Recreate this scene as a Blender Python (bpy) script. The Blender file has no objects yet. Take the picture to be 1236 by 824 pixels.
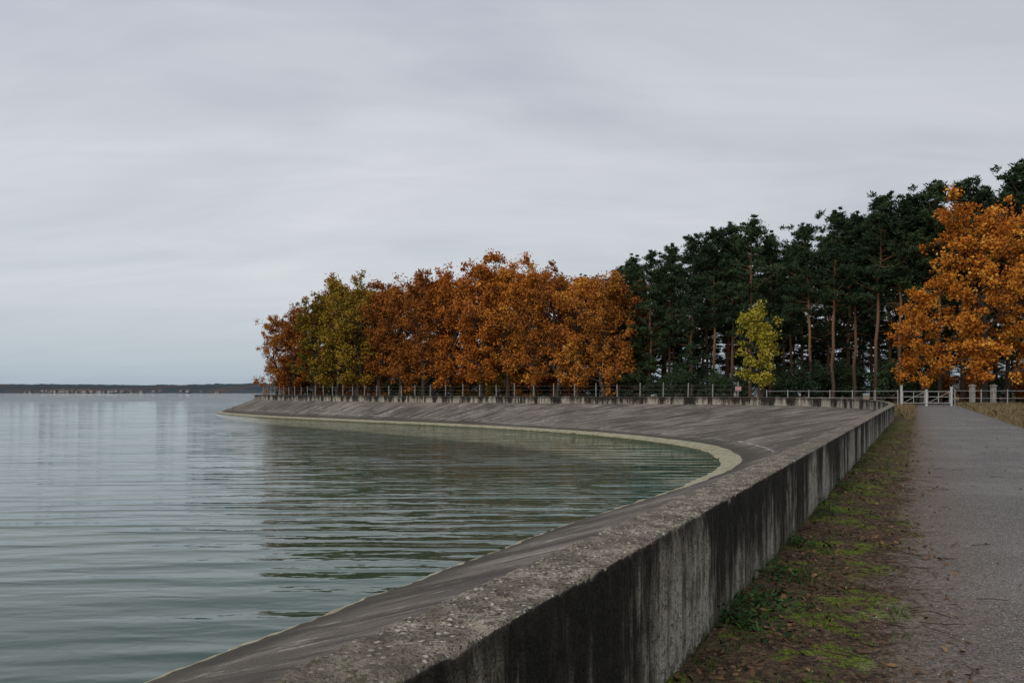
import bpy, math, random
import numpy as np
from mathutils import Vector, noise
random.seed(7); rng=np.random.default_rng(7)
S=bpy.context.scene
S.view_settings.view_transform='Standard'
try: S.view_settings.look='None'
except Exception: pass
S.view_settings.exposure=0
WZ=-2.6; F=970.0

# ---------------------------------------------------------------- node helper
class M:
    def __init__(s,name,rough=.9,spec=.3):
        s.m=bpy.data.materials.new(name); s.m.use_nodes=True
        s.t=s.m.node_tree; s.n=s.t.nodes; s.b=s.n['Principled BSDF']
        s.b.inputs['Roughness'].default_value=rough
        s.b.inputs['Specular IOR Level'].default_value=spec
        s.out=s.n['Material Output']
    def link(s,a,b): s.t.links.new(a,b)
    def node(s,typ,**k):
        n=s.n.new(typ)
        for a,v in k.items(): setattr(n,a,v)
        return n
    def put(s,inp,v):
        if isinstance(v,bpy.types.NodeSocket): s.link(v,inp)
        else: inp.default_value=v
    def coord(s,kind='Object'): return s.node('ShaderNodeTexCoord').outputs[kind]
    def mapping(s,v,scale=(1,1,1),rot=(0,0,0),loc=(0,0,0)):
        n=s.node('ShaderNodeMapping'); s.link(v,n.inputs['Vector'])
        n.inputs['Scale'].default_value=scale; n.inputs['Rotation'].default_value=rot; n.inputs['Location'].default_value=loc
        return n.outputs[0]
    def noise(s,v,scale=5,detail=4,rough=.55,dist=0):
        n=s.node('ShaderNodeTexNoise'); s.link(v,n.inputs['Vector'])
        n.inputs['Scale'].default_value=scale; n.inputs['Detail'].default_value=detail
        n.inputs['Roughness'].default_value=rough; n.inputs['Distortion'].default_value=dist
        return n.outputs['Fac']
    def voro(s,v,scale=5,out='Distance',feature='F1'):
        n=s.node('ShaderNodeTexVoronoi',feature=feature); s.link(v,n.inputs['Vector']); n.inputs['Scale'].default_value=scale
        return n.outputs[out]
    def math(s,op,a,b=0.0,c=None,clamp=False):
        n=s.node('ShaderNodeMath',operation=op,use_clamp=clamp)
        s.put(n.inputs[0],a); s.put(n.inputs[1],b)
        if c is not None: s.put(n.inputs[2],c)
        return n.outputs[0]
    def rng(s,v,a,b,c=0.0,d=1.0,smooth=True):
        n=s.node('ShaderNodeMapRange'); n.interpolation_type='SMOOTHSTEP' if smooth else 'LINEAR'
        s.link(v,n.inputs['Value'])
        for i,x in zip(('From Min','From Max','To Min','To Max'),(a,b,c,d)): n.inputs[i].default_value=x
        return n.outputs[0]
    def mix(s,f,a,b,blend='MIX'):
        n=s.node('ShaderNodeMix',data_type='RGBA',blend_type=blend)
        s.put(n.inputs[0],f)
        for i,x in ((6,a),(7,b)):
            if isinstance(x,tuple): n.inputs[i].default_value=(*x,1) if len(x)==3 else x
            else: s.link(x,n.inputs[i])
        return n.outputs[2]
    def ramp(s,v,stops,interp='LINEAR'):
        n=s.node('ShaderNodeValToRGB'); s.link(v,n.inputs[0]); r=n.color_ramp; r.interpolation=interp
        while len(r.elements)<len(stops): r.elements.new(.5)
        for e,(p,c) in zip(r.elements,stops): e.position=p; e.color=(*c,1)
        return n.outputs[0]
    def sep(s,v):
        n=s.node('ShaderNodeSeparateXYZ'); s.link(v,n.inputs[0]); return n.outputs
    def attr(s,name):
        n=s.node('ShaderNodeAttribute',attribute_name=name); return n
    def bump(s,h,dist=.02,strength=1,normal=None):
        n=s.node('ShaderNodeBump'); s.link(h,n.inputs['Height']); n.inputs['Distance'].default_value=dist; n.inputs['Strength'].default_value=strength
        if normal is not None: s.link(normal,n.inputs['Normal'])
        return n.outputs[0]
    def color(s,c): s.put(s.b.inputs['Base Color'], (*c,1) if isinstance(c,tuple) else c)
    def normal(s,n): s.link(n,s.b.inputs['Normal'])

def simple(name,col,var=.25,scale=8,rough=.85,bump=0):
    m=M(name,rough); co=m.coord()
    n=m.noise(co,scale,3)
    m.color(m.mix(m.rng(n,.3,.7),tuple(c*(1-var) for c in col),tuple(min(1,c*(1+var)) for c in col)))
    return m.m

# ---------------------------------------------------------------- mesh helper
def build_np(me,verts,faces):
    verts=np.asarray(verts,dtype=np.float32); k=faces.shape[1]
    me.vertices.add(len(verts)); me.vertices.foreach_set('co',verts.ravel())
    me.loops.add(faces.size); me.loops.foreach_set('vertex_index',faces.astype(np.int32).ravel())
    me.polygons.add(len(faces)); me.polygons.foreach_set('loop_start',np.arange(0,faces.size,k,dtype=np.int32))
    me.polygons.foreach_set('loop_total',np.full(len(faces),k,dtype=np.int32)); me.update(calc_edges=True)
def mesh_obj(name,verts,faces,mats=(),fmat=None,smooth=False,uv=None,tint=None,link=True):
    me=bpy.data.meshes.new(name)
    if isinstance(faces,np.ndarray): build_np(me,verts,faces)
    else: me.from_pydata([tuple(v) for v in verts],[],faces)
    for m in mats: me.materials.append(m)
    if fmat is not None: me.polygons.foreach_set('material_index',np.asarray(fmat,dtype=np.int32))
    if smooth: me.polygons.foreach_set('use_smooth',np.ones(len(me.polygons),dtype=bool))
    if uv is not None:
        l=me.uv_layers.new(name='UVMap'); vi=np.empty(len(me.loops),dtype=np.int32); me.loops.foreach_get('vertex_index',vi)
        l.data.foreach_set('uv',np.asarray(uv,dtype=np.float32)[vi].ravel())
    if tint is not None:
        a=me.attributes.new('tint','FLOAT_COLOR','POINT'); a.data.foreach_set('color',np.asarray(tint,dtype=np.float32).ravel())
    me.update()
    if not link: return me
    o=bpy.data.objects.new(name,me); S.collection.objects.link(o); return o
def box(V,Fc,c,sx,sy,sz,rz=0.0):
    b=len(V); ca,sa=math.cos(rz),math.sin(rz)
    for dz in (0,1):
        for dx,dy in ((-1,-1),(1,-1),(1,1),(-1,1)):
            x,y=dx*sx/2,dy*sy/2
            V.append((c[0]+x*ca-y*sa,c[1]+x*sa+y*ca,c[2]+dz*sz))
    Fc+= [(b,b+3,b+2,b+1),(b+4,b+5,b+6,b+7)]+[(b+i,b+(i+1)%4,b+4+(i+1)%4,b+4+i) for i in range(4)]
def tube(V,Fc,pts,rads,sides=6):
    b=len(V); n=len(pts)
    for i,p in enumerate(pts):
        a=pts[max(0,i-1)]; c=pts[min(n-1,i+1)]; d=(Vector(c)-Vector(a))
        if d.length<1e-6: d=Vector((0,0,1))
        d.normalize()
        if abs(d.z)<.95: u=d.cross(Vector((0,0,1))).normalized()
        else: u=(Vector((1,0,0))-d*d.x).normalized()
        w=d.cross(u)
        for k in range(sides):
            t=2*math.pi*k/sides; q=Vector(p)+(u*math.cos(t)+w*math.sin(t))*rads[i]; V.append(tuple(q))
    for i in range(n-1):
        for k in range(sides):
            k2=(k+1)%sides; Fc.append((b+i*sides+k,b+i*sides+k2,b+(i+1)*sides+k2,b+(i+1)*sides+k))
def unit(n):
    v=rng.normal(size=(n,3)); return v/np.linalg.norm(v,axis=1)[:,None]

# ---------------------------------------------------------------- world
w=bpy.data.worlds.new("World"); S.world=w; w.use_nodes=True
W=M.__new__(M); W.t=w.node_tree; W.n=W.t.nodes
bg=W.n['Background']
d=W.coord('Generated'); sp=W.sep(d)
zc=W.math('MAXIMUM',sp[2],0.0)
base=W.ramp(zc,[(0,(.36,.44,.52)),(.03,(.46,.53,.59)),(.10,(.60,.635,.67)),(.26,(.665,.68,.715)),(.45,(.57,.595,.655)),(.8,(.56,.58,.64))])
zz=W.math('ADD',zc,.22)
cb=W.node('ShaderNodeCombineXYZ'); W.link(W.math('DIVIDE',sp[0],zz),cb.inputs[0]); W.link(W.math('DIVIDE',sp[1],zz),cb.inputs[1])
cn=W.noise(W.mapping(cb.outputs[0],(.6,1.2,1),(0,0,.35)),1.1,4,.5,.7)
cn2=W.noise(W.mapping(cb.outputs[0],(1.2,4.2,1),(0,0,.5)),1.0,4,.6,1.2)
cm=W.ramp(cn,[(.30,(.82,.84,.885)),(.5,(.975,.98,.985)),(.68,(1.06,1.05,1.04))])
cm2=W.ramp(cn2,[(.30,(.94,.945,.955)),(.6,(1.015,1.015,1.015))])
side=W.rng(sp[0],-.6,.75,1.05,.92)
lowf=W.rng(zc,.02,.16,.35,1.0)
oc=W.mix(lowf,W.mix(lowf,base,cm,'MULTIPLY'),cm2,'MULTIPLY')
sc=W.node('ShaderNodeVectorMath',operation='SCALE'); W.link(oc,sc.inputs[0]); W.link(W.math('MULTIPLY',side,10.0),sc.inputs['Scale'])
sky=W.node('ShaderNodeTexSky',sky_type='NISHITA'); sky.sun_disc=False
sky.sun_elevation=math.radians(38); sky.sun_rotation=math.radians(215)
W.link(W.mix(.06,sc.outputs[0],sky.outputs[0]),bg.inputs['Color']); bg.inputs['Strength'].default_value=.1

sun=bpy.data.lights.new('sun','SUN'); sun.energy=1.3; sun.angle=math.radians(25); sun.color=(1,.93,.84)
so=bpy.data.objects.new('sun',sun); S.collection.objects.link(so)
az=math.radians(215); el=math.radians(38)
dv=Vector((math.sin(az)*math.cos(el),math.cos(az)*math.cos(el),math.sin(el)))
so.rotation_euler=dv.to_track_quat('Z','Y').to_euler()

cam=bpy.data.cameras.new('camera'); co_=bpy.data.objects.new('camera',cam); S.collection.objects.link(co_)
cam.sensor_width=36; cam.lens=36*F/1236; cam.shift_y=61/1236; cam.clip_end=20000; cam.clip_start=.05
co_.location=(0,0,1.6); co_.rotation_euler=(math.radians(90),0,0); S.camera=co_

# ---------------------------------------------------------------- shore curves
NX,NY=.8926,-.4508
def near(y): 
    x=-1.33+.505*y; return ((x,y),(x-7.72,y+3.9))
pairs=[]
def add(P,Wt,lw,zt,n): pairs.append((P[0],P[1],Wt[0],Wt[1],lw,zt,n))
for y,n in ((-200,2),(-110,4),(-30,30),(0,60),(2.5,500),(10,240),(20,60)): p,q=near(y); add(p,q,.3,0,n)
NLIN=len(pairs)-2
add((12.81,28),(5.7,32),.45,0,24)
add((16.85,36),(9.4,39.2),.8,0,24)
add((21.4,45),(12.2,47),1.2,0,20)
add((25.6,54),(13.4,56),1.3,0,20)
add((28.8,62),(12.9,62.3),1.3,.03,20)
add((31.0,70),(11.5,68),1.2,.1,20)
add((31.0,79),(9.3,74),1.2,.15,20)
add((26.5,87),(6.0,80.5),1.1,.2,20)
add((18.5,94),(1.0,88),1.1,.2,20)
add((9,100),(-4.5,95),1.1,.2,20)
add((-2,107),(-10.8,102),1.1,.2,20)
add((-18,119),(-25.7,117),1.1,.2,20)
add((-35,136),(-42,134),1.1,.2,16)
add((-49,157),(-57,156),1.1,.2,12)
add((-54,171),(-62,172),1.1,.2,10)
add((-54,186),(-62,190),1.1,.2,8)
add((-48,206),(-54,215),1.1,.2,8)
add((-20,262),(-25,268),1.1,.2,8)
add((40,330),(35,340),1.1,.2,1)
A=np.array([q[:6] for q in pairs]); ns=[q[6] for q in pairs]
st=[]
for i in range(len(A)-1):
    p0=A[max(0,i-1)];p1=A[i];p2=A[i+1];p3=A[min(len(A)-1,i+2)]
    for k in range(ns[i]):
        t=k/ns[i]
        if i<=NLIN: st.append(p1+(p2-p1)*t)
        else: st.append(.5*((2*p1)+(-p0+p2)*t+(2*p0-5*p1+4*p2-p3)*t*t+(-p0+3*p1-3*p2+p3)*t**3))
st.append(A[-1]); st=np.array(st)
P=st[:,:2]; Wt=st[:,2:4]; LW=st[:,4]; ZT=st[:,5]
arc=np.concatenate([[0],np.cumsum(np.linalg.norm(np.diff(P,axis=0),axis=1))])
tan=np.gradient(P,arc,axis=0); tan/=np.linalg.norm(tan,axis=1)[:,None]
nrm=np.stack([tan[:,1],-tan[:,0]],1)
N=len(st)

# ---------------------------------------------------------------- parapet wall
TH=.33
def prof(i):
    ht=.86+ (ZT[i]); L=[]
    for z in (-.15,.0,.1,.22,.34,.46,.58,.68,.76,.80): L.append((0,z if z<.1 else z*ht/.86))
    L+= [(-.000,ht-.028),(-.001,ht-.010),(-.010,ht-.001),(-.035,ht)]+[(-x,ht) for x in (.06,.09,.12,.15,.18,.21,.24,.27)]+[(-TH+.03,ht),(-TH+.012,ht-.002),(-TH+.003,ht-.012),(-TH,ht-.04),(-TH,ht-.2),(-TH,ht-.5),(-TH,-.3)]
    return L
V=[];UV=[];Fc=[]; K=len(prof(0)); JT=22
for i in range(N):
    for j,(o,z) in enumerate(prof(i)):
        x=P[i,0]+nrm[i,0]*o; y=P[i,1]+nrm[i,1]*o
        e=0.0; dz=0.0
        if -5<P[i,1]<45 and j>1:
            q=Vector((x,y,z))
            a=noise.noise(q*9)*.005+noise.noise(q*26)*.005+noise.noise(q*1.3)*.006
            top=13<=j<JT
            if top: dz=a*1.1+noise.noise(q*55)*.005-max(0,noise.noise(q*6+Vector((4,2,0)))-.35)*.05
            else: e=a+noise.noise(q*60)*.0025; dz=a*.4
            if 9<=j<=13 or JT<=j<=JT+3:
                r=Vector((P[i,0],P[i,1],.0 if j<=13 else 7.0))
                c=.55*noise.noise(r*2.3)+.55*noise.noise(r*8)+.6*noise.noise(r*24)+.3*noise.noise(r*60)
                c=min(max(0,c-.16)*.07,.032)
                wgt={9:.25,10:.6,11:1,12:1,13:.55,JT:.5,JT+1:1,JT+2:1,JT+3:.5}[j]
                dz-=c*wgt*.9; e+= (-c if j<=13 else c)*wgt*.9
        V.append((x+nrm[i,0]*e,y+nrm[i,1]*e,z+dz)); UV.append((arc[i],z))
for i in range(N-1):
    for j in range(K-1):
        a=i*K+j; Fc.append((a,a+K,a+K+1,a+1))
m=M('weathered_concrete',.92,.2); co=m.coord(); uv=m.coord('UV'); us=m.sep(uv); geo=m.node('ShaderNodeNewGeometry')
nz=m.sep(geo.outputs['Normal'])[2]
big=m.noise(co,.9,3,.6); mid=m.noise(co,6,4,.7); fine=m.noise(co,24,4,.8); vf=m.noise(co,75,2,.7); agg=m.voro(co,45)
cell=m.voro(co,45,'Color'); sv=m.sep(cell)
topc=m.mix(m.rng(mid,.36,.64),(.165,.140,.106),(.40,.35,.275))
topc=m.mix(m.rng(fine,.49,.57,0,.85),topc,(.072,.061,.047))
topc=m.mix(m.math('MULTIPLY',m.rng(sv[0],.74,.79),m.rng(agg,.5,.25)),topc,(.54,.50,.41))
topc=m.mix(m.rng(vf,.56,.62,0,.85),topc,(.032,.028,.023))
topc=m.mix(m.rng(big,.48,.62,0,.5),topc,(.125,.106,.078))
s1=m.noise(m.mapping(uv,(2.6,.45,1)),1.0,5,.75,.6)
s2=m.noise(m.mapping(uv,(10,1.0,1)),1.0,4,.75,.4)
s3=m.noise(m.mapping(uv,(36,3.0,1)),1.0,2,.65,.2)
blk=m.noise(m.mapping(uv,(.62,.10,1),loc=(3.3,0,0)),1.0,3,.55)
tot=m.math('ADD',m.math('ADD',m.math('MULTIPLY',s1,.44),m.math('MULTIPLY',s2,.26)),m.math('ADD',m.math('MULTIPLY',s3,.10),m.math('MULTIPLY',mid,.20)))
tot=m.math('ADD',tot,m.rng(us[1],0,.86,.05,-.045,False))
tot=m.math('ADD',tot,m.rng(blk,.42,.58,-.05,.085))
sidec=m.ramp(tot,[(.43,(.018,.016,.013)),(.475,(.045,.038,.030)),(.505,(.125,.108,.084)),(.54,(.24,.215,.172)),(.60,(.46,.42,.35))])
sidec=m.mix(m.rng(fine,.51,.60,0,.7),sidec,(.034,.029,.023))
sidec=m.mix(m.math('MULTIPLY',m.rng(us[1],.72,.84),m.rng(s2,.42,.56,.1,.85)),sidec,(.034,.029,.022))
sidec=m.mix(m.math('MULTIPLY',m.rng(us[1],.24,.02),m.rng(mid,.42,.56)),sidec,(.05,.065,.02))
pits=m.rng(m.voro(co,18),.18,.07); sidec=m.mix(m.math('MULTIPLY',pits,.8),sidec,(.014,.013,.011))
jt=m.math('FRACT',m.math('DIVIDE',us[0],6.0)); jt=m.math('ABSOLUTE',m.math('SUBTRACT',jt,.5)); jl=m.rng(jt,.0022,.0008)
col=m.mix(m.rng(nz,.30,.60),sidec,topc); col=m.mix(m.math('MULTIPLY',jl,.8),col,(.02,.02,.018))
moss=m.math('MULTIPLY',m.rng(big,.54,.64),m.rng(mid,.52,.66)); col=m.mix(m.math('MULTIPLY',moss,m.rng(nz,.5,.8,0,.55)),col,(.08,.085,.03))
m.color(col)
h=m.math('ADD',m.noise(co,7,2,.6),m.math('ADD',m.math('MULTIPLY',m.noise(co,24,3,.8),1.4),m.math('MULTIPLY',vf,.5)))
m.normal(m.bump(h,.024)); M_wall=m.m
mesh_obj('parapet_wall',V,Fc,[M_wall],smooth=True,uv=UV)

# ---------------------------------------------------------------- revetment
V=[];UV=[];Fc=[];FM=[]
dirw=P-Wt; width=np.linalg.norm(dirw,axis=1); dirw/=width[:,None]
rows=14
for i in range(N):
    x,y=Wt[i]; lw=LW[i]; ux,uy=dirw[i]
    L=[(-.05,WZ-.6),(0,WZ+.05),(.04,WZ+.14 if lw>.6 else WZ+.09),(lw,WZ+.14+lw*.14)]
    z0=L[-1][1]; z1=ZT[i]
    for r in range(1,rows+1):
        t=r/rows; L.append((lw+(width[i]-.2-lw)*t, z0+(z1-z0)*t))
    for j,(o,z) in enumerate(L):
        wob=0
        if 0<j<4: wob=.16*noise.noise(Vector((x*.5,y*.5,3)))+.09*noise.noise(Vector((x*3,y*3,j)))
        V.append((x+ux*(o+wob),y+uy*(o+wob),z+(.02*noise.noise(Vector((x*.7,y*.7,j))) if j>3 else 0))); UV.append((arc[i],(o-lw)))
R=rows+4
for i in range(N-1):
    for j in range(R-1):
        a=i*R+j; Fc.append((a,a+R,a+R+1,a+1)); FM.append(1 if j<3 else 0)
m=M('revetment_concrete',.9,.25); co=m.coord(); uv=m.coord('UV'); us=m.sep(uv); ys=m.sep(co)[1]
big=m.noise(co,.22,3,.6); mid=m.noise(co,1.6,5,.78); fine=m.noise(co,22,3,.75); vf=m.noise(co,80,2,.7)
stv=m.noise(m.mapping(uv,(1.1,.20,1)),1.0,5,.78,.5)
stw=m.noise(m.mapping(uv,(.7,.14,1),loc=(9,4,0)),1.0,5,.78,.5)
c=m.mix(m.rng(big,.38,.62),(.110,.094,.078),(.235,.206,.172))
c=m.mix(m.rng(stv,.48,.56,0,.85),c,(.052,.044,.036))
c=m.mix(m.math('MULTIPLY',m.rng(stw,.53,.60),m.rng(mid,.42,.58,.2,.95)),c,(.36,.33,.28))
c=m.mix(m.rng(fine,.5,.62,0,.65),c,(.05,.043,.035)); c=m.mix(m.rng(vf,.58,.66,0,.5),c,(.36,.34,.30))
c=m.mix(m.rng(mid,.60,.68,0,.55),c,(.13,.065,.032))
wv=m.math('ADD',us[1],m.math('MULTIPLY',m.math('SUBTRACT',m.noise(co,.35,3),.5),.9))
c=m.mix(m.math('MULTIPLY',m.rng(wv,1.7,.3),.85),c,(.058,.052,.038))
ln=m.math('MULTIPLY',m.rng(m.math('ABSOLUTE',m.math('SUBTRACT',wv,1.6)),.11,.03),m.rng(m.noise(co,.8,3),.44,.52))
ln=m.math('MULTIPLY',ln,m.rng(ys,42,50))
c=m.mix(m.math('MULTIPLY',ln,.65),c,(.44,.43,.39))
j1=m.math('ABSOLUTE',m.math('SUBTRACT',m.math('FRACT',m.math('DIVIDE',us[0],4.0)),.5))
j2=m.math('ABSOLUTE',m.math('SUBTRACT',m.math('FRACT',m.math('DIVIDE',us[1],3.1)),.5))
jl=m.math('MAXIMUM',m.rng(j1,.009,.003),m.rng(j2,.010,.003))
c=m.mix(m.math('MULTIPLY',jl,.6),c,(.045,.04,.032))
m.color(c); m.normal(m.bump(m.math('ADD',m.noise(co,2,2,.7),m.math('MULTIPLY',fine,.6)),.035)); M_rev=m.m
m=M('algae_stained_ledge',.8,.3); co=m.coord(); mid=m.noise(co,1.2,5,.7); fine=m.noise(co,14,3,.7)
c=m.mix(m.rng(mid,.35,.65),(.26,.235,.14),(.47,.44,.31)); c=m.mix(m.rng(fine,.48,.62,0,.7),c,(.15,.13,.08))
c=m.mix(m.rng(mid,.56,.66,0,.7),c,(.12,.105,.07))
zz=m.sep(co)[2]; c=m.mix(m.rng(zz,WZ+.10,WZ+.02),c,(.08,.08,.03)); m.color(c); M_led=m.m
mesh_obj('concrete_revetment',V,Fc,[M_rev,M_led],FM,smooth=False,uv=UV)

# ---------------------------------------------------------------- water
m=M('lake_water',.015,.5); m.b.inputs['IOR'].default_value=1.333
co=m.coord()
w1=m.noise(m.mapping(co,(.20,1.0,1),(0,0,math.radians(-9))),.60,1,.35,.7)
w2=m.noise(m.mapping(co,(.30,1.0,1),(0,0,math.radians(13))),1.5,1,.4,.5)
w3=m.noise(m.mapping(co,(.5,1.0,1),(0,0,math.radians(-28))),4.5,1,.5,.3)
w0=m.noise(m.mapping(co,(.5,1,1)),.05,3,.5)
wt=m.node('ShaderNodeTexWave',wave_type='BANDS',bands_direction='Y',wave_profile='SIN')
m.link(m.mapping(co,(.45,1,1),(0,0,math.radians(-7))),wt.inputs['Vector'])
wt.inputs['Scale'].default_value=.20; wt.inputs['Distortion'].default_value=5.0; wt.inputs['Detail'].default_value=1.0; wt.inputs['Detail Scale'].default_value=1.3
wq=m.math('POWER',wt.outputs['Fac'],1.6)
amp=m.rng(m.noise(m.mapping(co,(.5,1,1)),.14,2,.5),.35,.65,.25,1.0)
hh=m.math('ADD',m.math('MULTIPLY',w1,.85),m.math('ADD',m.math('MULTIPLY',w2,.42),m.math('MULTIPLY',w3,.08)))
hh=m.math('ADD',hh,m.math('MULTIPLY',m.math('MULTIPLY',wq,amp),.42))
m.normal(m.bump(m.math('MULTIPLY',hh,m.rng(w0,.3,.7,.8,1.2)),.115))
m.color(m.mix(m.rng(w0,.35,.65),(.022,.062,.040),(.040,.100,.070))); M_water=m.m
mesh_obj('lake_water',[(-9000,-3000,WZ),(9000,-3000,WZ),(9000,9000,WZ),(-9000,9000,WZ)],[(0,1,2,3)],[M_water])

# ---------------------------------------------------------------- ground
idx=list(range(0,N,6))+[N-1]
out=[(P[i,0]-nrm[i,0]*.15,P[i,1]-nrm[i,1]*.15,0) for i in idx]
out+=[(300,520,0),(5000,2200,0),(8000,2200,0),(8000,-3000,0),(-1500,-3000,0)]
def coverage(m,co):
    n1=m.noise(co,1.3,5,.7); n2=m.noise(co,9,4,.78); n3=m.noise(co,50,2,.75)
    soil=m.mix(m.rng(n2,.35,.65),(.030,.022,.015),(.105,.076,.050))
    cs=m.sep(m.voro(co,34,'Color'))
    soil=m.mix(m.math('MULTIPLY',m.rng(cs[0],.50,.58),.85),soil,m.mix(cs[1],(.05,.028,.016),(.21,.135,.08)))
    soil=m.mix(m.math('MULTIPLY',m.rng(n1,.505,.57),m.rng(n2,.42,.52)),soil,m.mix(m.rng(n3,.35,.65),(.045,.080,.010),(.20,.235,.030)))
    soil=m.mix(m.rng(n3,.58,.72,0,.75),soil,(.19,.15,.10))
    return soil,n1,n2,n3
m=M('forest_soil',.95,.1); co=m.coord(); c,n1,n2,n3=coverage(m,co)
far=m.rng(m.sep(co)[1],20,45)
dry=m.mix(m.rng(n2,.35,.65),(.13,.095,.05),(.24,.18,.095)); c=m.mix(m.math('MULTIPLY',far,m.rng(n1,.4,.55,.35,.9)),c,dry)
m.color(c); M_soil=m.m
mesh_obj('ground',out,[tuple(range(len(out)))],[M_soil])

def ps(p,s,z=0): return (-1.33+ .4508*s+NX*p, .8926*s+NY*p, z)
V=[];Fc=[]
pv=np.linspace(-.03,1.6,44); sv_=np.concatenate([np.arange(1.5,16,.045),np.arange(16,62,.4)])
def vz(p,s):
    q=ps(p,s); n=noise.noise(Vector((q[0]*1.4,q[1]*1.4,0))); n2=noise.noise(Vector((q[0]*7,q[1]*7,5))); n3=noise.noise(Vector((q[0]*25,q[1]*25,9)))
    return .05-max(0,p-.45)*.075+n*.028+n2*.016+n3*.010+ .06*max(0,.3-p)
for s in sv_:
    for p in pv:
        q=ps(p,s); V.append((q[0],q[1],vz(p,s)))
k=len(pv)
for i in range(len(sv_)-1):
    for j in range(k-1): a=i*k+j; Fc.append((a,a+1,a+k+1,a+k))
m=M('verge_soil',.95,.1); co=m.coord(); c,n1,n2,n3=coverage(m,co); m.color(c); m.normal(m.bump(m.math('ADD',m.noise(co,12,2,.7),n3),.035)); M_verge=m.m
mesh_obj('verge',V,Fc,[M_verge],smooth=True)

# path
V=[];Fc=[];UV=[]
pp=np.linspace(.6,5.9,14); ss=np.concatenate([np.arange(-30,70,1.0),np.arange(70,240,5)])
for s in ss:
    for j,p in enumerate(pp):
        wv=.25*noise.noise(Vector((s*.15,j*9.1 if j in(0,13) else 0,0))) if j in (0,13) else 0
        q=ps(p+wv,s); V.append((q[0],q[1],.006+.014*(1-((p-3.25)/2.7)**2))); UV.append((p,s))
k=len(pp)
for i in range(len(ss)-1):
    for j in range(k-1): a=i*k+j; Fc.append((a,a+1,a+k+1,a+k))
m=M('gravel_path',.93,.2); co=m.coord(); uv=m.coord('UV'); us=m.sep(uv)
c2,n1,n2,n3=coverage(m,co)
vc=m.voro(co,40,'Color'); vd=m.voro(co,40); vs=m.sep(vc); f1=m.noise(co,2.6,5,.78); f0=m.noise(co,.35,3,.6); f2=m.noise(co,70,3,.75)
trk=m.noise(m.mapping(uv,(1.6,.10,1)),1.0,4,.6,.3)
g=m.mix(vs[0],(.12,.110,.104),(.42,.40,.385)); g=m.mix(m.rng(vd,.3,.6,0,.8),g,(.065,.058,.052))
g=m.mix(m.rng(f1,.45,.57,0,.6),g,(.115,.103,.092)); g=m.mix(m.rng(f0,.42,.62,0,.35),g,(.30,.28,.26)); g=m.mix(m.rng(trk,.46,.62,0,.5),g,(.165,.148,.132))
g=m.mix(m.rng(f2,.56,.63,0,.7),g,(.62,.60,.57)); g=m.mix(m.rng(f2,.44,.37,0,.8),g,(.035,.032,.028))
edge=m.math('ADD',us[0],m.math('ADD',m.math('MULTIPLY',m.math('SUBTRACT',f1,.5),1.5),m.math('MULTIPLY',m.math('SUBTRACT',n2,.5),1.0)))
e1=m.rng(edge,1.35,.85); e2=m.rng(edge,5.0,5.7)
brown=m.mix(vs[1],(.085,.064,.045),(.24,.19,.145))
g=m.mix(m.rng(edge,2.2,1.1,0,.75),g,brown); g=m.mix(m.math('MAXIMUM',e1,e2),g,c2)
m.color(g); m.normal(m.bump(m.math('ADD',m.rng(vd,.6,0),m.math('MULTIPLY',m.noise(co,5,3,.75),1.8)),.016)); M_path=m.m
mesh_obj('gravel_path',V,Fc,[M_path],uv=UV,smooth=True)

# ---------------------------------------------------------------- tint materials
def tintmat(name,stops,objvar=.0,rough=.8,spec=.12):
    m=M(name,rough,spec); a=m.attr('tint'); s=m.node('ShaderNodeSeparateColor'); m.link(a.outputs['Color'],s.inputs[0])
    v=m.math('ADD',m.math('MULTIPLY',s.outputs[0],.45),m.math('MULTIPLY',s.outputs[1],.55))
    if objvar:
        oi=m.node('ShaderNodeObjectInfo'); v=m.math('ADD',m.math('MULTIPLY',v,1-objvar),m.math('MULTIPLY',oi.outputs['Random'],objvar))
    m.color(m.ramp(v,stops))
    return m.m
litter=tintmat('fallen_oak_leaves',[(0,(.035,.020,.012)),(.4,(.09,.048,.026)),(.75,(.18,.10,.05)),(1,(.33,.21,.11))])
def leaf_scatter(name,pts,size,mat,flat=.35):
    n=len(pts); pts=np.asarray(pts); a=rng.uniform(0,2*np.pi,n); u=np.stack([np.cos(a),np.sin(a),rng.normal(0,flat,n)],1); v=np.stack([-np.sin(a),np.cos(a),rng.normal(0,flat,n)],1)
    L=rng.uniform(*size,n)[:,None]; b=L*rng.uniform(.4,.62,n)[:,None]; up=np.array([[0,0,1.0]])
    cu=rng.uniform(-.15,.35,n)[:,None]*L
    vs=np.stack([pts-u*L,pts-u*L*.3+v*b+up*cu,pts+u*L*.45+v*b*.8+up*cu*.8,pts+u*L+up*cu*.3,pts+u*L*.45-v*b*.8+up*cu,pts-u*L*.3-v*b+up*cu*.7],1).reshape(-1,3)
    f=np.arange(n*6).reshape(n,6); t=np.ones((n*6,4)); t[:,0]=np.repeat(rng.random(n),6); t[:,1]=np.repeat(rng.random(n),6)
    return mesh_obj(name,vs,f,[mat],tint=t)
pts=[]
for _ in range(5600):
    s=2.2+36*random.random()**1.7; p=abs(random.gauss(0,.5))
    if random.random()<.25: p=random.uniform(.3,1.5)
    if p>1.7: continue
    if noise.noise(Vector((s*.8,p*1.5,0)))<0 and random.random()<.8: continue
    q=ps(p+.02,s); pts.append((q[0],q[1],max(.02,vz(p,s))+random.uniform(0,.012)))
for _ in range(130):
    s=3+45*random.random()**1.4; p=random.uniform(1.3,5.6); q=ps(p,s); pts.append((q[0],q[1],.026))
leaf_scatter('fallen_leaves',pts,(.011,.034),litter)
V=[];Fc=[];T=[]
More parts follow.
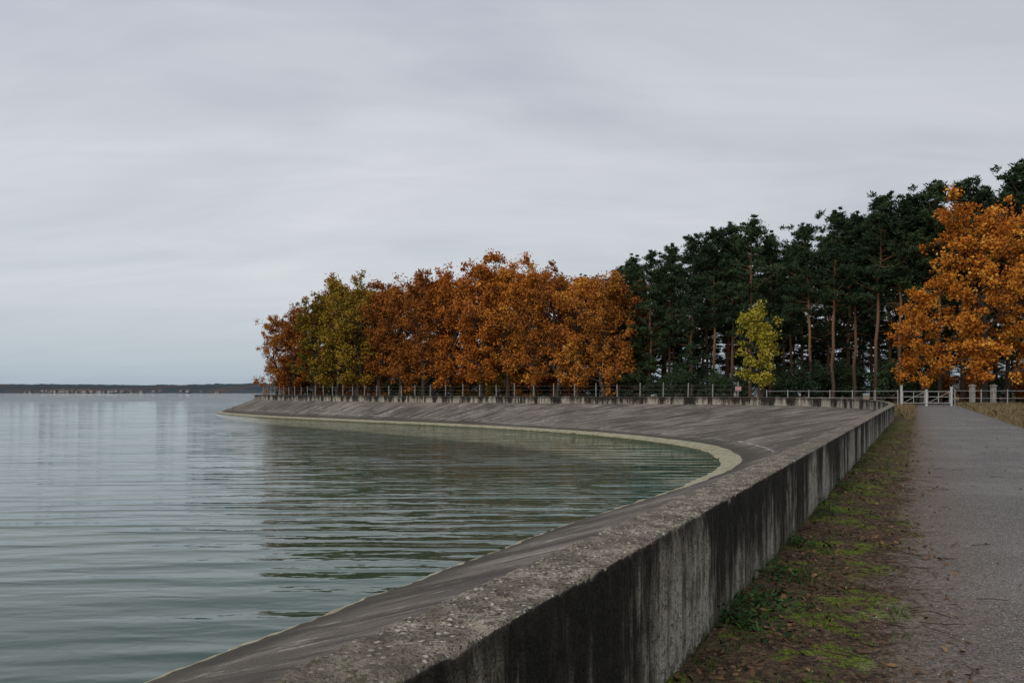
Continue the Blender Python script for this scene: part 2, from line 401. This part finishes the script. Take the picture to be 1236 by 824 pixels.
for _ in range(9000):
    s=2.5+14*random.random()**1.5; p=random.uniform(.9,5.6); q=ps(p,s); r=random.uniform(.003,.010)
    b=len(V); zc_=.008+.014*(1-((p-3.25)/2.7)**2)
    for dx,dy in ((1,0),(0,1),(-1,0),(0,-1)): V.append((q[0]+dx*r*random.uniform(.6,1.3),q[1]+dy*r*random.uniform(.6,1.3),zc_))
    V.append((q[0],q[1],zc_+r*.9)); tt=random.random(); T+= [(tt,random.random(),0,1)]*5
    Fc+=[(b,b+1,b+4),(b+1,b+2,b+4),(b+2,b+3,b+4),(b+3,b,b+4)]
peb=tintmat('pebble_stone',[(0,(.06,.055,.05)),(.6,(.20,.19,.18)),(1,(.42,.40,.38))])
mesh_obj('gravel_stones',V,Fc,[peb],tint=T)
V=[];Fc=[]
for _ in range(300):
    s=2.5+20*random.random()**1.5; p=abs(random.gauss(.3,.7))+.05; 
    if p>4: continue
    q=ps(p,s); a=random.uniform(0,6.28); L=random.uniform(.05,.30); z=.032 if p>1 else vz(p,s)+.01
    tube(V,Fc,[(q[0],q[1],z),(q[0]+L*.5*math.cos(a),q[1]+L*.5*math.sin(a),z+random.uniform(0,.02)),(q[0]+L*math.cos(a+.3),q[1]+L*math.sin(a+.3),z)],[.004,.0035,.002],4)
M_twig=simple('twig_bark',(.06,.045,.032)); mesh_obj('twigs',V,Fc,[M_twig])
def blades(name,pts,h,wd,mat,lean=.35):
    n=len(pts); pts=np.asarray(pts,dtype=float); a=rng.uniform(0,2*np.pi,n); H=rng.uniform(*h,n)[:,None]; u=np.stack([np.cos(a),np.sin(a),np.zeros(n)],1)
    l=np.stack([rng.normal(0,lean,n),rng.normal(0,lean,n),np.ones(n)],1); l/=np.linalg.norm(l,axis=1)[:,None]
    l2=l*[1,1,.55]+np.stack([rng.normal(0,lean,n),rng.normal(0,lean,n),np.zeros(n)],1)
    Wd=rng.uniform(*wd,n)[:,None]; mid=pts+l*H*.55; tip=mid+l2*H*.5
    vs=np.stack([pts-u*Wd,pts+u*Wd,mid+u*Wd*.8,tip,mid-u*Wd*.8],1).reshape(-1,3); f=np.arange(n*5).reshape(n,5)
    t=np.ones((n*5,4)); t[:,0]=np.repeat(rng.random(n),5); t[:,1]=np.repeat(rng.random(n),5)
    return mesh_obj(name,vs,f,[mat],tint=t)
M_green=tintmat('grass_green',[(0,(.02,.045,.012)),(.5,(.055,.10,.02)),(.85,(.10,.14,.035)),(1,(.25,.20,.09))])
M_dry=tintmat('dry_grass',[(0,(.10,.07,.033)),(.5,(.22,.165,.085)),(1,(.38,.30,.17))])
pts=[]
for _ in range(380):
    s=3+40*random.random()**1.4; p=abs(random.gauss(.1,.4)); 
    if p>1.4: continue
    for k in range(random.randint(8,34)):
        q=ps(max(.01,p+random.gauss(0,.06)),s+random.gauss(0,.09)); pts.append((q[0],q[1],max(.005,vz(p,s)-.01)))
blades('grass_tufts',pts,(.025,.10),(.0012,.0035),M_green)
pts=[]
for _ in range(38000):
    s=random.uniform(26,112); p=5.3+abs(random.gauss(0,5)); q=ps(p,s); pts.append((q[0],q[1],0))
for _ in range(6000):
    y=random.uniform(46,110); 
    xw=np.interp(y,[46,54,62,70,79,87],[22.4,26.1,29.3,31.6,31.8,31]); xr=ps(.9,(y-(-.4508*.9))/.8926)[0]
    if xr>xw+.2: pts.append((random.uniform(xw+.1,xr),y,0))
blades('dry_grass',pts,(.2,.72),(.006,.014),M_dry)
weedm=tintmat('weed_leaves',[(0,(.012,.03,.010)),(.6,(.03,.070,.02)),(1,(.08,.13,.035))])
for p,s,n,r,h in ((.14,6.1,420,.26,.16),(.2,6.7,260,.24,.12),(.12,7.6,200,.2,.12),(.1,9.2,160,.2,.12),(.12,11.5,180,.25,.14),(.1,14.5,180,.3,.15),(.15,19,200,.4,.2)):
    q=ps(p,s); c=np.array([[q[0],q[1],.05]]); dd=rng.normal(size=(n,3)); dd[:,2]=np.abs(dd[:,2]); leaf_scatter('weed_plant',c+dd*np.array([[r*.5,r*.7,h*.45]]),(.010,.026),weedm,.5)

# ---------------------------------------------------------------- fences
M_post=simple('fence_post_concrete',(.27,.25,.225),.3,6)
M_wire=simple('fence_wire_steel',(.13,.12,.11),.2,5,.5,0)
M_paint=simple('weathered_grey_paint',(.34,.34,.335),.3,9,.6)
M_gate=simple('weathered_white_paint',(.50,.50,.48),.2,9,.6)
V=[];Fc=[]
i0=np.argmin(np.hypot(P[:,0]-24.5,P[:,1]-89)); i1=np.argmin(np.hypot(P[:,0]+54,P[:,1]-186))
tops=[];nexts=arc[i0]
while nexts<arc[i1]:
    x=np.interp(nexts,arc,P[:,0]+nrm[:,0]*1.4); y=np.interp(nexts,arc,P[:,1]+nrm[:,1]*1.4)
    h=2.45+random.uniform(-.15,.12); tx,ty=random.gauss(0,.05),random.gauss(0,.05)
    tube(V,Fc,[(x,y,-.1),(x+tx,y+ty,h+.2)],[.085,.07],4); tops.append((x,y,h)); nexts+=3.0+random.uniform(-.12,.12)
FM=[0]*len(Fc)
for z in (.6,1.15,1.7,2.2):
    for a,b in zip(tops[:-1],tops[1:]):
        mid=((a[0]+b[0])/2,(a[1]+b[1])/2,z+.2-.05); tube(V,Fc,[(a[0],a[1],z+.2),mid,(b[0],b[1],z+.2)],[.011]*3,3)
FM+=[1]*(len(Fc)-len(FM)); mesh_obj('wire_fence',V,Fc,[M_post,M_wire],FM)
# warning sign fixed to a fence post
M_red=simple('sign_red_paint',(.45,.04,.03),.15,6,.5); M_sw=simple('sign_white_paint',(.7,.7,.68),.08,6,.5)
tp=tops[0]; V=[];Fc=[]
box(V,Fc,(tp[0],tp[1]-.14,1.75),.62,.02,.46); FM=[1]*len(Fc)
box(V,Fc,(tp[0],tp[1]-.156,1.79),.54,.008,.38); FM+=[0]*(len(Fc)-len(FM))
box(V,Fc,(tp[0],tp[1]-.168,1.93),.44,.012,.10); FM+=[1]*(len(Fc)-len(FM))
mesh_obj('warning_sign',V,Fc,[M_red,M_sw],FM)
def railing(name,line,h,step,rails,posth=.15):
    V=[];Fc=[]
    for a,b in zip(line[:-1],line[1:]):
        L=math.dist(a,b); n=max(1,round(L/step)); ang=math.atan2(b[1]-a[1],b[0]-a[0])
        for k in range(n+ (1 if b==line[-1] else 0)):
            t=k/n; box(V,Fc,(a[0]+(b[0]-a[0])*t,a[1]+(b[1]-a[1])*t,-.05),.08,.08,h+posth,ang)
        for z in rails:
            cx,cy=(a[0]+b[0])/2,(a[1]+b[1])/2; box(V,Fc,(cx,cy,z),L-.01,.035,.045,ang)
    return mesh_obj(name,V,Fc,[M_paint])
railing('metal_railing',[(29.0,91.5),(36,91.0),(43.2,90)],1.75,2.6,(.95,1.68))
railing('metal_railing',[(49.6,90),(58,89.3),(72,88)],1.8,2.6,(.9,1.72))
V=[];Fc=[]
for x,h in ((43.6,2.35),(46.4,1.9),(49.2,2.2)): box(V,Fc,(x,90,-.05),.18,.18,h); box(V,Fc,(x,90,h-.05),.24,.24,.06)
for x0,x1 in ((43.75,46.25),(46.55,49.05)):
    for z in (.35,1.05,1.65): box(V,Fc,((x0+x1)/2,90,z),x1-x0,.05,.05)
    for x in (x0+.05,x1-.05,(x0+x1)/2): box(V,Fc,(x,90.05,.402),.05,.04,1.2)
    tube(V,Fc,[(x0+.05,89.95,.4),(x1-.05,89.95,1.65)],[.02,.02],5)
mesh_obj('metal_gate',V,Fc,[M_gate])
for x in (52.4,54.8):
    V=[];Fc=[]; box(V,Fc,(x,91.5,-.05),.45,.45,2.3); box(V,Fc,(x,91.5,2.25),.6,.6,.12); box(V,Fc,(x,91.5,2.37),.4,.4,.1)
    mesh_obj('gate_pillar',V,Fc,[M_post])

# ---------------------------------------------------------------- trees
def gather(clumps,per,sz,flat,needle=False):
    cl=np.array(clumps); n=len(cl)*per
    c=np.repeat(cl[:,:3],per,0); r=np.repeat(cl[:,3],per)[:,None]
    d=unit(n)*(rng.random(n)**(.5 if needle else .6))[:,None]*r; d[:,2]*=flat
    d*=rng.uniform(.7,1.4 if needle else 1.6,n)[:,None]
    c=c+d
    u=unit(n)
    if needle: u[:,2]=np.abs(u[:,2])*.8+.1; u+= d/(r+1e-6)*.7; u/=np.linalg.norm(u,axis=1)[:,None]
    v=np.cross(u,unit(n)); v/=np.linalg.norm(v,axis=1)[:,None]
    a=rng.uniform(sz[0],sz[1],n)[:,None]; b=a*(rng.uniform(.20,.32,n) if needle else rng.uniform(.5,.8,n))[:,None]
    vs=np.stack([c-u*a,c+v*b,c+u*a,c-v*b],1).reshape(-1,3)
    t=np.ones((n*4,4)); t[:,0]=np.repeat(rng.random(n),4); t[:,1]=np.repeat(np.repeat(rng.random(len(cl)),per),4)
    return vs,t
def finish(name,V,Fc,vs,t,lm,bm):
    nb=len(V); allv=np.concatenate([np.array(V),vs]); f=np.concatenate([np.array(Fc),np.arange(len(vs)).reshape(-1,4)+nb])
    tt=np.ones((len(allv),4)); tt[:nb,:3]=0; tt[nb:]=t
    fm=np.zeros(len(f),dtype=np.int32); fm[:len(Fc)]=1
    return mesh_obj(name,allv,f,[lm,bm],fm,tint=tt,link=False)
def limb(V,Fc,p,az,el,L,r,n=5,curl=.25,jit=.12):
    pts=[Vector(p)]; d=Vector((math.cos(az)*math.cos(el),math.sin(az)*math.cos(el),math.sin(el)))
    for k in range(n):
        d=(d+Vector((random.gauss(0,jit),random.gauss(0,jit),random.gauss(0,jit)+curl/n))).normalized(); pts.append(pts[-1]+d*L/n)
    tube(V,Fc,pts,[r*(1-.85*k/n) for k in range(n+1)],5); return pts
def oak(seed,h=20,R=5.4,per=50,base=.16,lsz=(.12,.23),nl=25,skip=.32,cs=1.0):
    random.seed(seed); V=[];Fc=[];cl=[]
    pts=[Vector((0,0,-.3))]; n=10
    for k in range(1,n+1): pts.append(Vector((random.gauss(0,.2)*k**.5,random.gauss(0,.2)*k**.5,h*.9*k/n)))
    tube(V,Fc,pts,[.38*(1-.88*k/n)+.03 for k in range(n+1)],8)
    for i in range(nl):
        t=base+(.88-base)*((i+random.random()*.8)/nl); z=t*h; k=min(n-1,int(t/.9*n)); fr=t/.9*n-k; p=pts[k].lerp(pts[k+1],min(1,fr))
        x=(t-base)/(1-base); pr=(math.sin(math.pi*min(1,(x*.80+.18)))**.55)
        L=R*pr*random.uniform(.45,1.3); el=math.radians(12+56*x+random.uniform(-14,16)); az=i*2.4+random.uniform(-.5,.5)
        q=limb(V,Fc,p,az,el,L,.16*(1-.45*x),5,.45)
        for j in (2,3,4,5):
            if j>3 or random.random()<.55: cl.append((*q[j],random.uniform(.5,1.25)*cs))
            for _ in range(random.choice((1,2,2))):
                if random.random()<skip: continue
                b=limb(V,Fc,q[j],az+random.uniform(-1.6,1.6),random.uniform(-.35,1.1),L*random.uniform(.2,.5),.05,3,.2,.2)
                cl.append((*b[-1],random.uniform(.4,1.15)*cs)); 
                if random.random()<.45: cl.append((*b[-2],random.uniform(.35,.8)*cs))
    for _ in range(8): cl.append((random.gauss(0,1.3)*cs,random.gauss(0,1.3)*cs,h*random.uniform(.84,.97),random.uniform(.5,1.0)*cs))
    vs,t=gather(cl,per,lsz,.8); return V,Fc,vs,t
def pine(seed,h=24,R=3.6,start=.4,per=52,nb=46):
    random.seed(seed); V=[];Fc=[];cl=[]; n=10; lx,ly=random.gauss(0,.5),random.gauss(0,.5)
    pts=[Vector((lx*(k/n)**2+random.gauss(0,.08)*(k>0),ly*(k/n)**2+random.gauss(0,.08)*(k>0),h*.97*k/n-(.3 if k==0 else 0))) for k in range(n+1)]
    tube(V,Fc,pts,[.22*(1-.82*k/n)+.01 for k in range(n+1)],8)
    for i in range(nb):
        x=(i+random.random())/nb; t=start+(.95-start)*x; k=min(n-1,int(t/.97*n)); p=pts[k].lerp(pts[k+1],t/.97*n-k)
        pr=(1-x)**.6*(.6+.7*min(1,x*3.5)); L=R*max(.2,pr)*random.uniform(.4,1.3)
        q=limb(V,Fc,p,i*2.4+random.uniform(-.6,.6),math.radians(random.uniform(-10,22)+25*x),L,.06,4,.35,.1)
        for j in (1,2,3,4):
            if random.random()<(.6 if j==1 else .18): continue
            cl.append((*(q[j]+Vector((random.gauss(0,.3),random.gauss(0,.3),.15))),random.uniform(.4,.9)))
            if j>1 and random.random()<.6: cl.append((*(q[j]+Vector((random.gauss(0,.8),random.gauss(0,.8),random.uniform(-.2,.5)))),random.uniform(.3,.7)))
    for k in range(6): cl.append((pts[-1].x+random.gauss(0,.3),pts[-1].y+random.gauss(0,.3),h*.94+k*.25,.5-.06*k))
    for i in range(14):
        t=random.uniform(.15,start+.05); k=min(n-1,int(t/.97*n)); p=pts[k].lerp(pts[k+1],t/.97*n-k)
        limb(V,Fc,p,random.uniform(0,6.28),random.uniform(-.3,.3),random.uniform(.5,2.0),.03,3,0,.15)
    vs,t=gather(cl,per,(.14,.30),.6,True); return V,Fc,vs,t

o_orange=tintmat('oak_leaves_orange',[(.12,(.20,.055,.013)),(.38,(.40,.125,.022)),(.62,(.53,.20,.033)),(.90,(.66,.35,.065))],.35)
o_brown=tintmat('oak_leaves_russet',[(.12,(.15,.050,.015)),(.4,(.32,.11,.024)),(.7,(.44,.175,.033)),(.92,(.55,.27,.055))],.35)
o_green=tintmat('oak_leaves_olive',[(.12,(.085,.068,.012)),(.4,(.21,.15,.020)),(.65,(.33,.21,.026)),(.92,(.46,.26,.035))],.3)
o_yellow=tintmat('birch_leaves_yellow',[(.05,(.16,.155,.018)),(.5,(.36,.30,.035)),(.95,(.56,.46,.07))],.1)
o_bright=tintmat('oak_leaves_bright',[(.05,(.24,.065,.012)),(.35,(.46,.145,.020)),(.65,(.62,.25,.032)),(.95,(.72,.42,.08))],.1)
needles=tintmat('pine_needles',[(.05,(.016,.030,.016)),(.45,(.036,.058,.028)),(.8,(.060,.092,.040)),(1,(.11,.135,.055))],.35)
m=M('oak_bark',.95,.1); co=m.coord(); nn=m.noise(m.mapping(co,(6,6,1)),1.5,3,.7); m.color(m.mix(nn,(.03,.025,.02),(.10,.08,.065))); bark=m.m
m=M('pine_bark',.95,.1); co=m.coord(); nn=m.noise(m.mapping(co,(6,6,1)),1.5,3,.7); z=m.sep(co)[2]
lo=m.mix(nn,(.05,.035,.027),(.14,.095,.07)); hi=m.mix(nn,(.15,.075,.042),(.32,.17,.095)); m.color(m.mix(m.rng(z,3,10),lo,hi)); pbark=m.m

OAK=[finish('oak_%d'%i,*oak(100+i,base=.09+.03*(i%3)),o_orange,bark) for i in range(7)]
PINE=[finish('pine_%d'%i,*pine(200+i,start=s,R=r),needles,pbark) for i,(s,r) in enumerate(((.28,3.7),(.34,3.9),(.5,3.5),(.52,3.8),(.42,3.3),(.2,3.4)))]
BUSH=[finish('bush_%d'%i,*oak(300+i,h=4,R=2.3,per=36,base=.08,lsz=(.08,.15),nl=12,cs=.62),o_brown,bark) for i in range(3)]
def place(name,me,x,y,h,h0,mat=None,wide=1.0,rot=None):
    o=bpy.data.objects.new(name,me); S.collection.objects.link(o); o.location=(x,y,0); s=h/h0
    o.scale=(s*wide,s*wide,s); o.rotation_euler=(0,0,random.uniform(0,6.28) if rot is None else rot)
    if mat is not None: o.material_slots[0].link='OBJECT'; o.material_slots[0].material=mat
    return o
random.seed(11)
def wx(px,d): return (px-618)/F*d
k=0
front=[(335,170,16.5,o_brown),(353,168,18,o_brown),(380,160,19.3,o_green),(408,157,22.8,o_green),(434,153,21.5,o_green),(460,152,20.6,o_brown),(482,148,21.0,o_brown),(512,142,21.4,o_brown),
(545,138,21.4,o_orange),(580,132,22.4,o_orange),(612,130,21.4,o_orange),(645,126,20.5,o_orange),(672,123,19.4,o_brown),(700,120,18.6,o_orange),(728,117,17.8,o_brown),(747,119,17,o_brown)]
for px,dd,h,mt in front:
    place('oak_tree',OAK[k%7],wx(px,dd),dd,h,20,mt,1.0); k+=1
for px,dd,h,mt in front:
    for e in (1,2):
        d2=dd+e*random.uniform(7,12); px2=max(350,px+random.uniform(-2,22))
        if e==2 and random.random()<.4: continue
        place('oak_tree',OAK[(k*3)%7],wx(px2,d2),d2,h*random.uniform(.92,1.02)+e*.6,20,random.choice((o_brown,o_orange,o_brown)),1.05); k+=1
pl=[(700,168,328),(722,165,330),(741,150,332),(762,121,303),(784,118,298),(808,121,291),(835,118,280),(862,115,270),(884,116,264),(905,113,256),(930,116,276),(955,119,293),(978,111,264),(1005,110,249),(1032,112,254),
(1058,108,231),(1085,107,233),(1110,108,232),(1135,104,210),(1160,105,210),(1190,108,217),(1215,103,212),(1240,98,184),(1268,98,190),(1300,100,190),(1335,98,180)]
for px,dd,ty in pl:
    h=(473-ty)/F*dd+1.6; v=random.choice((0,1,5,4)) if px<965 else random.choice((2,3,4,3))
    place('pine_tree',PINE[v],wx(px,dd),dd,h,24.3,None,1.06)
for r in (1,2):
    for px in range(745,1340,25):
        dd=118+r*12+random.uniform(-5,5); ty=np.interp(px,[745,810,900,950,1010,1130,1236,1340],[315,300,268,300,262,222,195,190])+r*4+random.uniform(-4,16)
        h=(473-ty)/F*dd+1.6; place('pine_tree',PINE[random.choice((0,1,4,5,0,5))],wx(px+random.uniform(-10,10),dd),dd,min(h,33),24.3,None,1.1)
big=finish('big_oak',*oak(555,h=22,R=8.0,per=64,base=.10,lsz=(.12,.24),nl=36,skip=.36),o_bright,bark)
place('oak_tree',big,wx(1188,95),95,22.3,22,None,1.0,1.0)
place('oak_tree',OAK[2],wx(1112,99),99,14.0,20,o_bright,1.05)
place('oak_tree',OAK[4],wx(1250,97),97,19,20,o_orange,1.1)
by=finish('birch',*oak(777,h=11,R=3.1,per=42,base=.18,lsz=(.10,.18),nl=20,cs=.75),o_yellow,bark)
place('birch_tree',by,wx(916,99),99,11.8,11)
for _ in range(34):
    px=random.uniform(750,1330); dd=random.uniform(106,122)
    place('bush',BUSH[random.randrange(3)],wx(px,dd),dd,random.uniform(2.4,4.6),4,needles if px<1050 else random.choice((o_brown,needles)),1.1)
for px in range(345,770,15):
    dd=float(np.interp(px,[335,480,600,760],[180,152,137,124]))+random.uniform(-3,8)
    place('bush',BUSH[random.randrange(3)],wx(px,dd),dd,random.uniform(3,5.2),4,random.choice((o_brown,o_brown,o_green,needles)),1.2)
for px in range(640,1340,20):
    dd=160+random.uniform(-6,6); place('pine_tree',PINE[5],wx(px,dd),dd,random.uniform(13,17),24.3,None,1.9)
for px in range(352,640,15):
    dd=float(np.interp(px,[335,480,640],[212,188,165]))+random.uniform(-3,3); place('pine_tree',PINE[5],wx(px,dd),dd,random.uniform(10,13),24.3,None,2.0)

# ---------------------------------------------------------------- far shore
m=M('distant_forest_hazed',1,.0); co=m.coord(); n=m.noise(co,.02,4,.7); n2=m.noise(co,.004,3)
c=m.mix(n,(.045,.062,.078),(.085,.10,.11)); c=m.mix(m.rng(n2,.5,.62,0,.5),c,(.12,.085,.075)); m.color(c); M_far=m.m  # blue-grey of distance haze is baked into the forest base colour
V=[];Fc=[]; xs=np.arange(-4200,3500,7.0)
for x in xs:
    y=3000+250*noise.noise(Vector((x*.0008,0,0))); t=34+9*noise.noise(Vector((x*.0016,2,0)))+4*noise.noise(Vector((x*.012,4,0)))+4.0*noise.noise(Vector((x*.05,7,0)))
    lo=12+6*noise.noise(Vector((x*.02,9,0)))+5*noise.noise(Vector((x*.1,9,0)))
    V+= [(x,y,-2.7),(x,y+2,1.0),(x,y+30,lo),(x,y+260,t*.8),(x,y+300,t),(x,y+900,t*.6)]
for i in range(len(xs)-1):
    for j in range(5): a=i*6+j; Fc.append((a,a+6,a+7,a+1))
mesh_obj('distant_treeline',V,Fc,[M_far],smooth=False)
M_hw=simple('house_plaster',(.30,.30,.30),.4,.05,.9,0); M_hr=simple('house_roof',(.15,.10,.09),.2,.05,.9,0)
V=[];Fc=[];FM=[]
for _ in range(60):
    px=random.choice((random.uniform(-40,160),random.uniform(30,120),random.uniform(-40,310))); dd=3000+250*noise.noise(Vector((wx(px,3000)*.0008,0,0)))+random.uniform(-12,18)
    x=wx(px,dd); L=random.uniform(7,16); h=random.uniform(3,5.5); zb=random.uniform(-1,5)
    n0=len(Fc); box(V,Fc,(x,dd,zb-3),L,8,h+3); FM+=[0]*(len(Fc)-n0)
    b=len(V); z=zb+h; V+=[(x-L/2-.5,dd-4.5,z+.02),(x+L/2+.5,dd-4.5,z+.02),(x+L/2+.5,dd+4.5,z+.02),(x-L/2-.5,dd+4.5,z+.02),(x-L/2-.5,dd,z+3.5),(x+L/2+.5,dd,z+3.5)]
    Fc+=[(b,b+1,b+5,b+4),(b+2,b+3,b+4,b+5),(b,b+4,b+3),(b+1,b+2,b+5)]; FM+=[1]*4
mesh_obj('distant_village',V,Fc,[M_hw,M_hr],FM)
print('objects',len(S.objects))
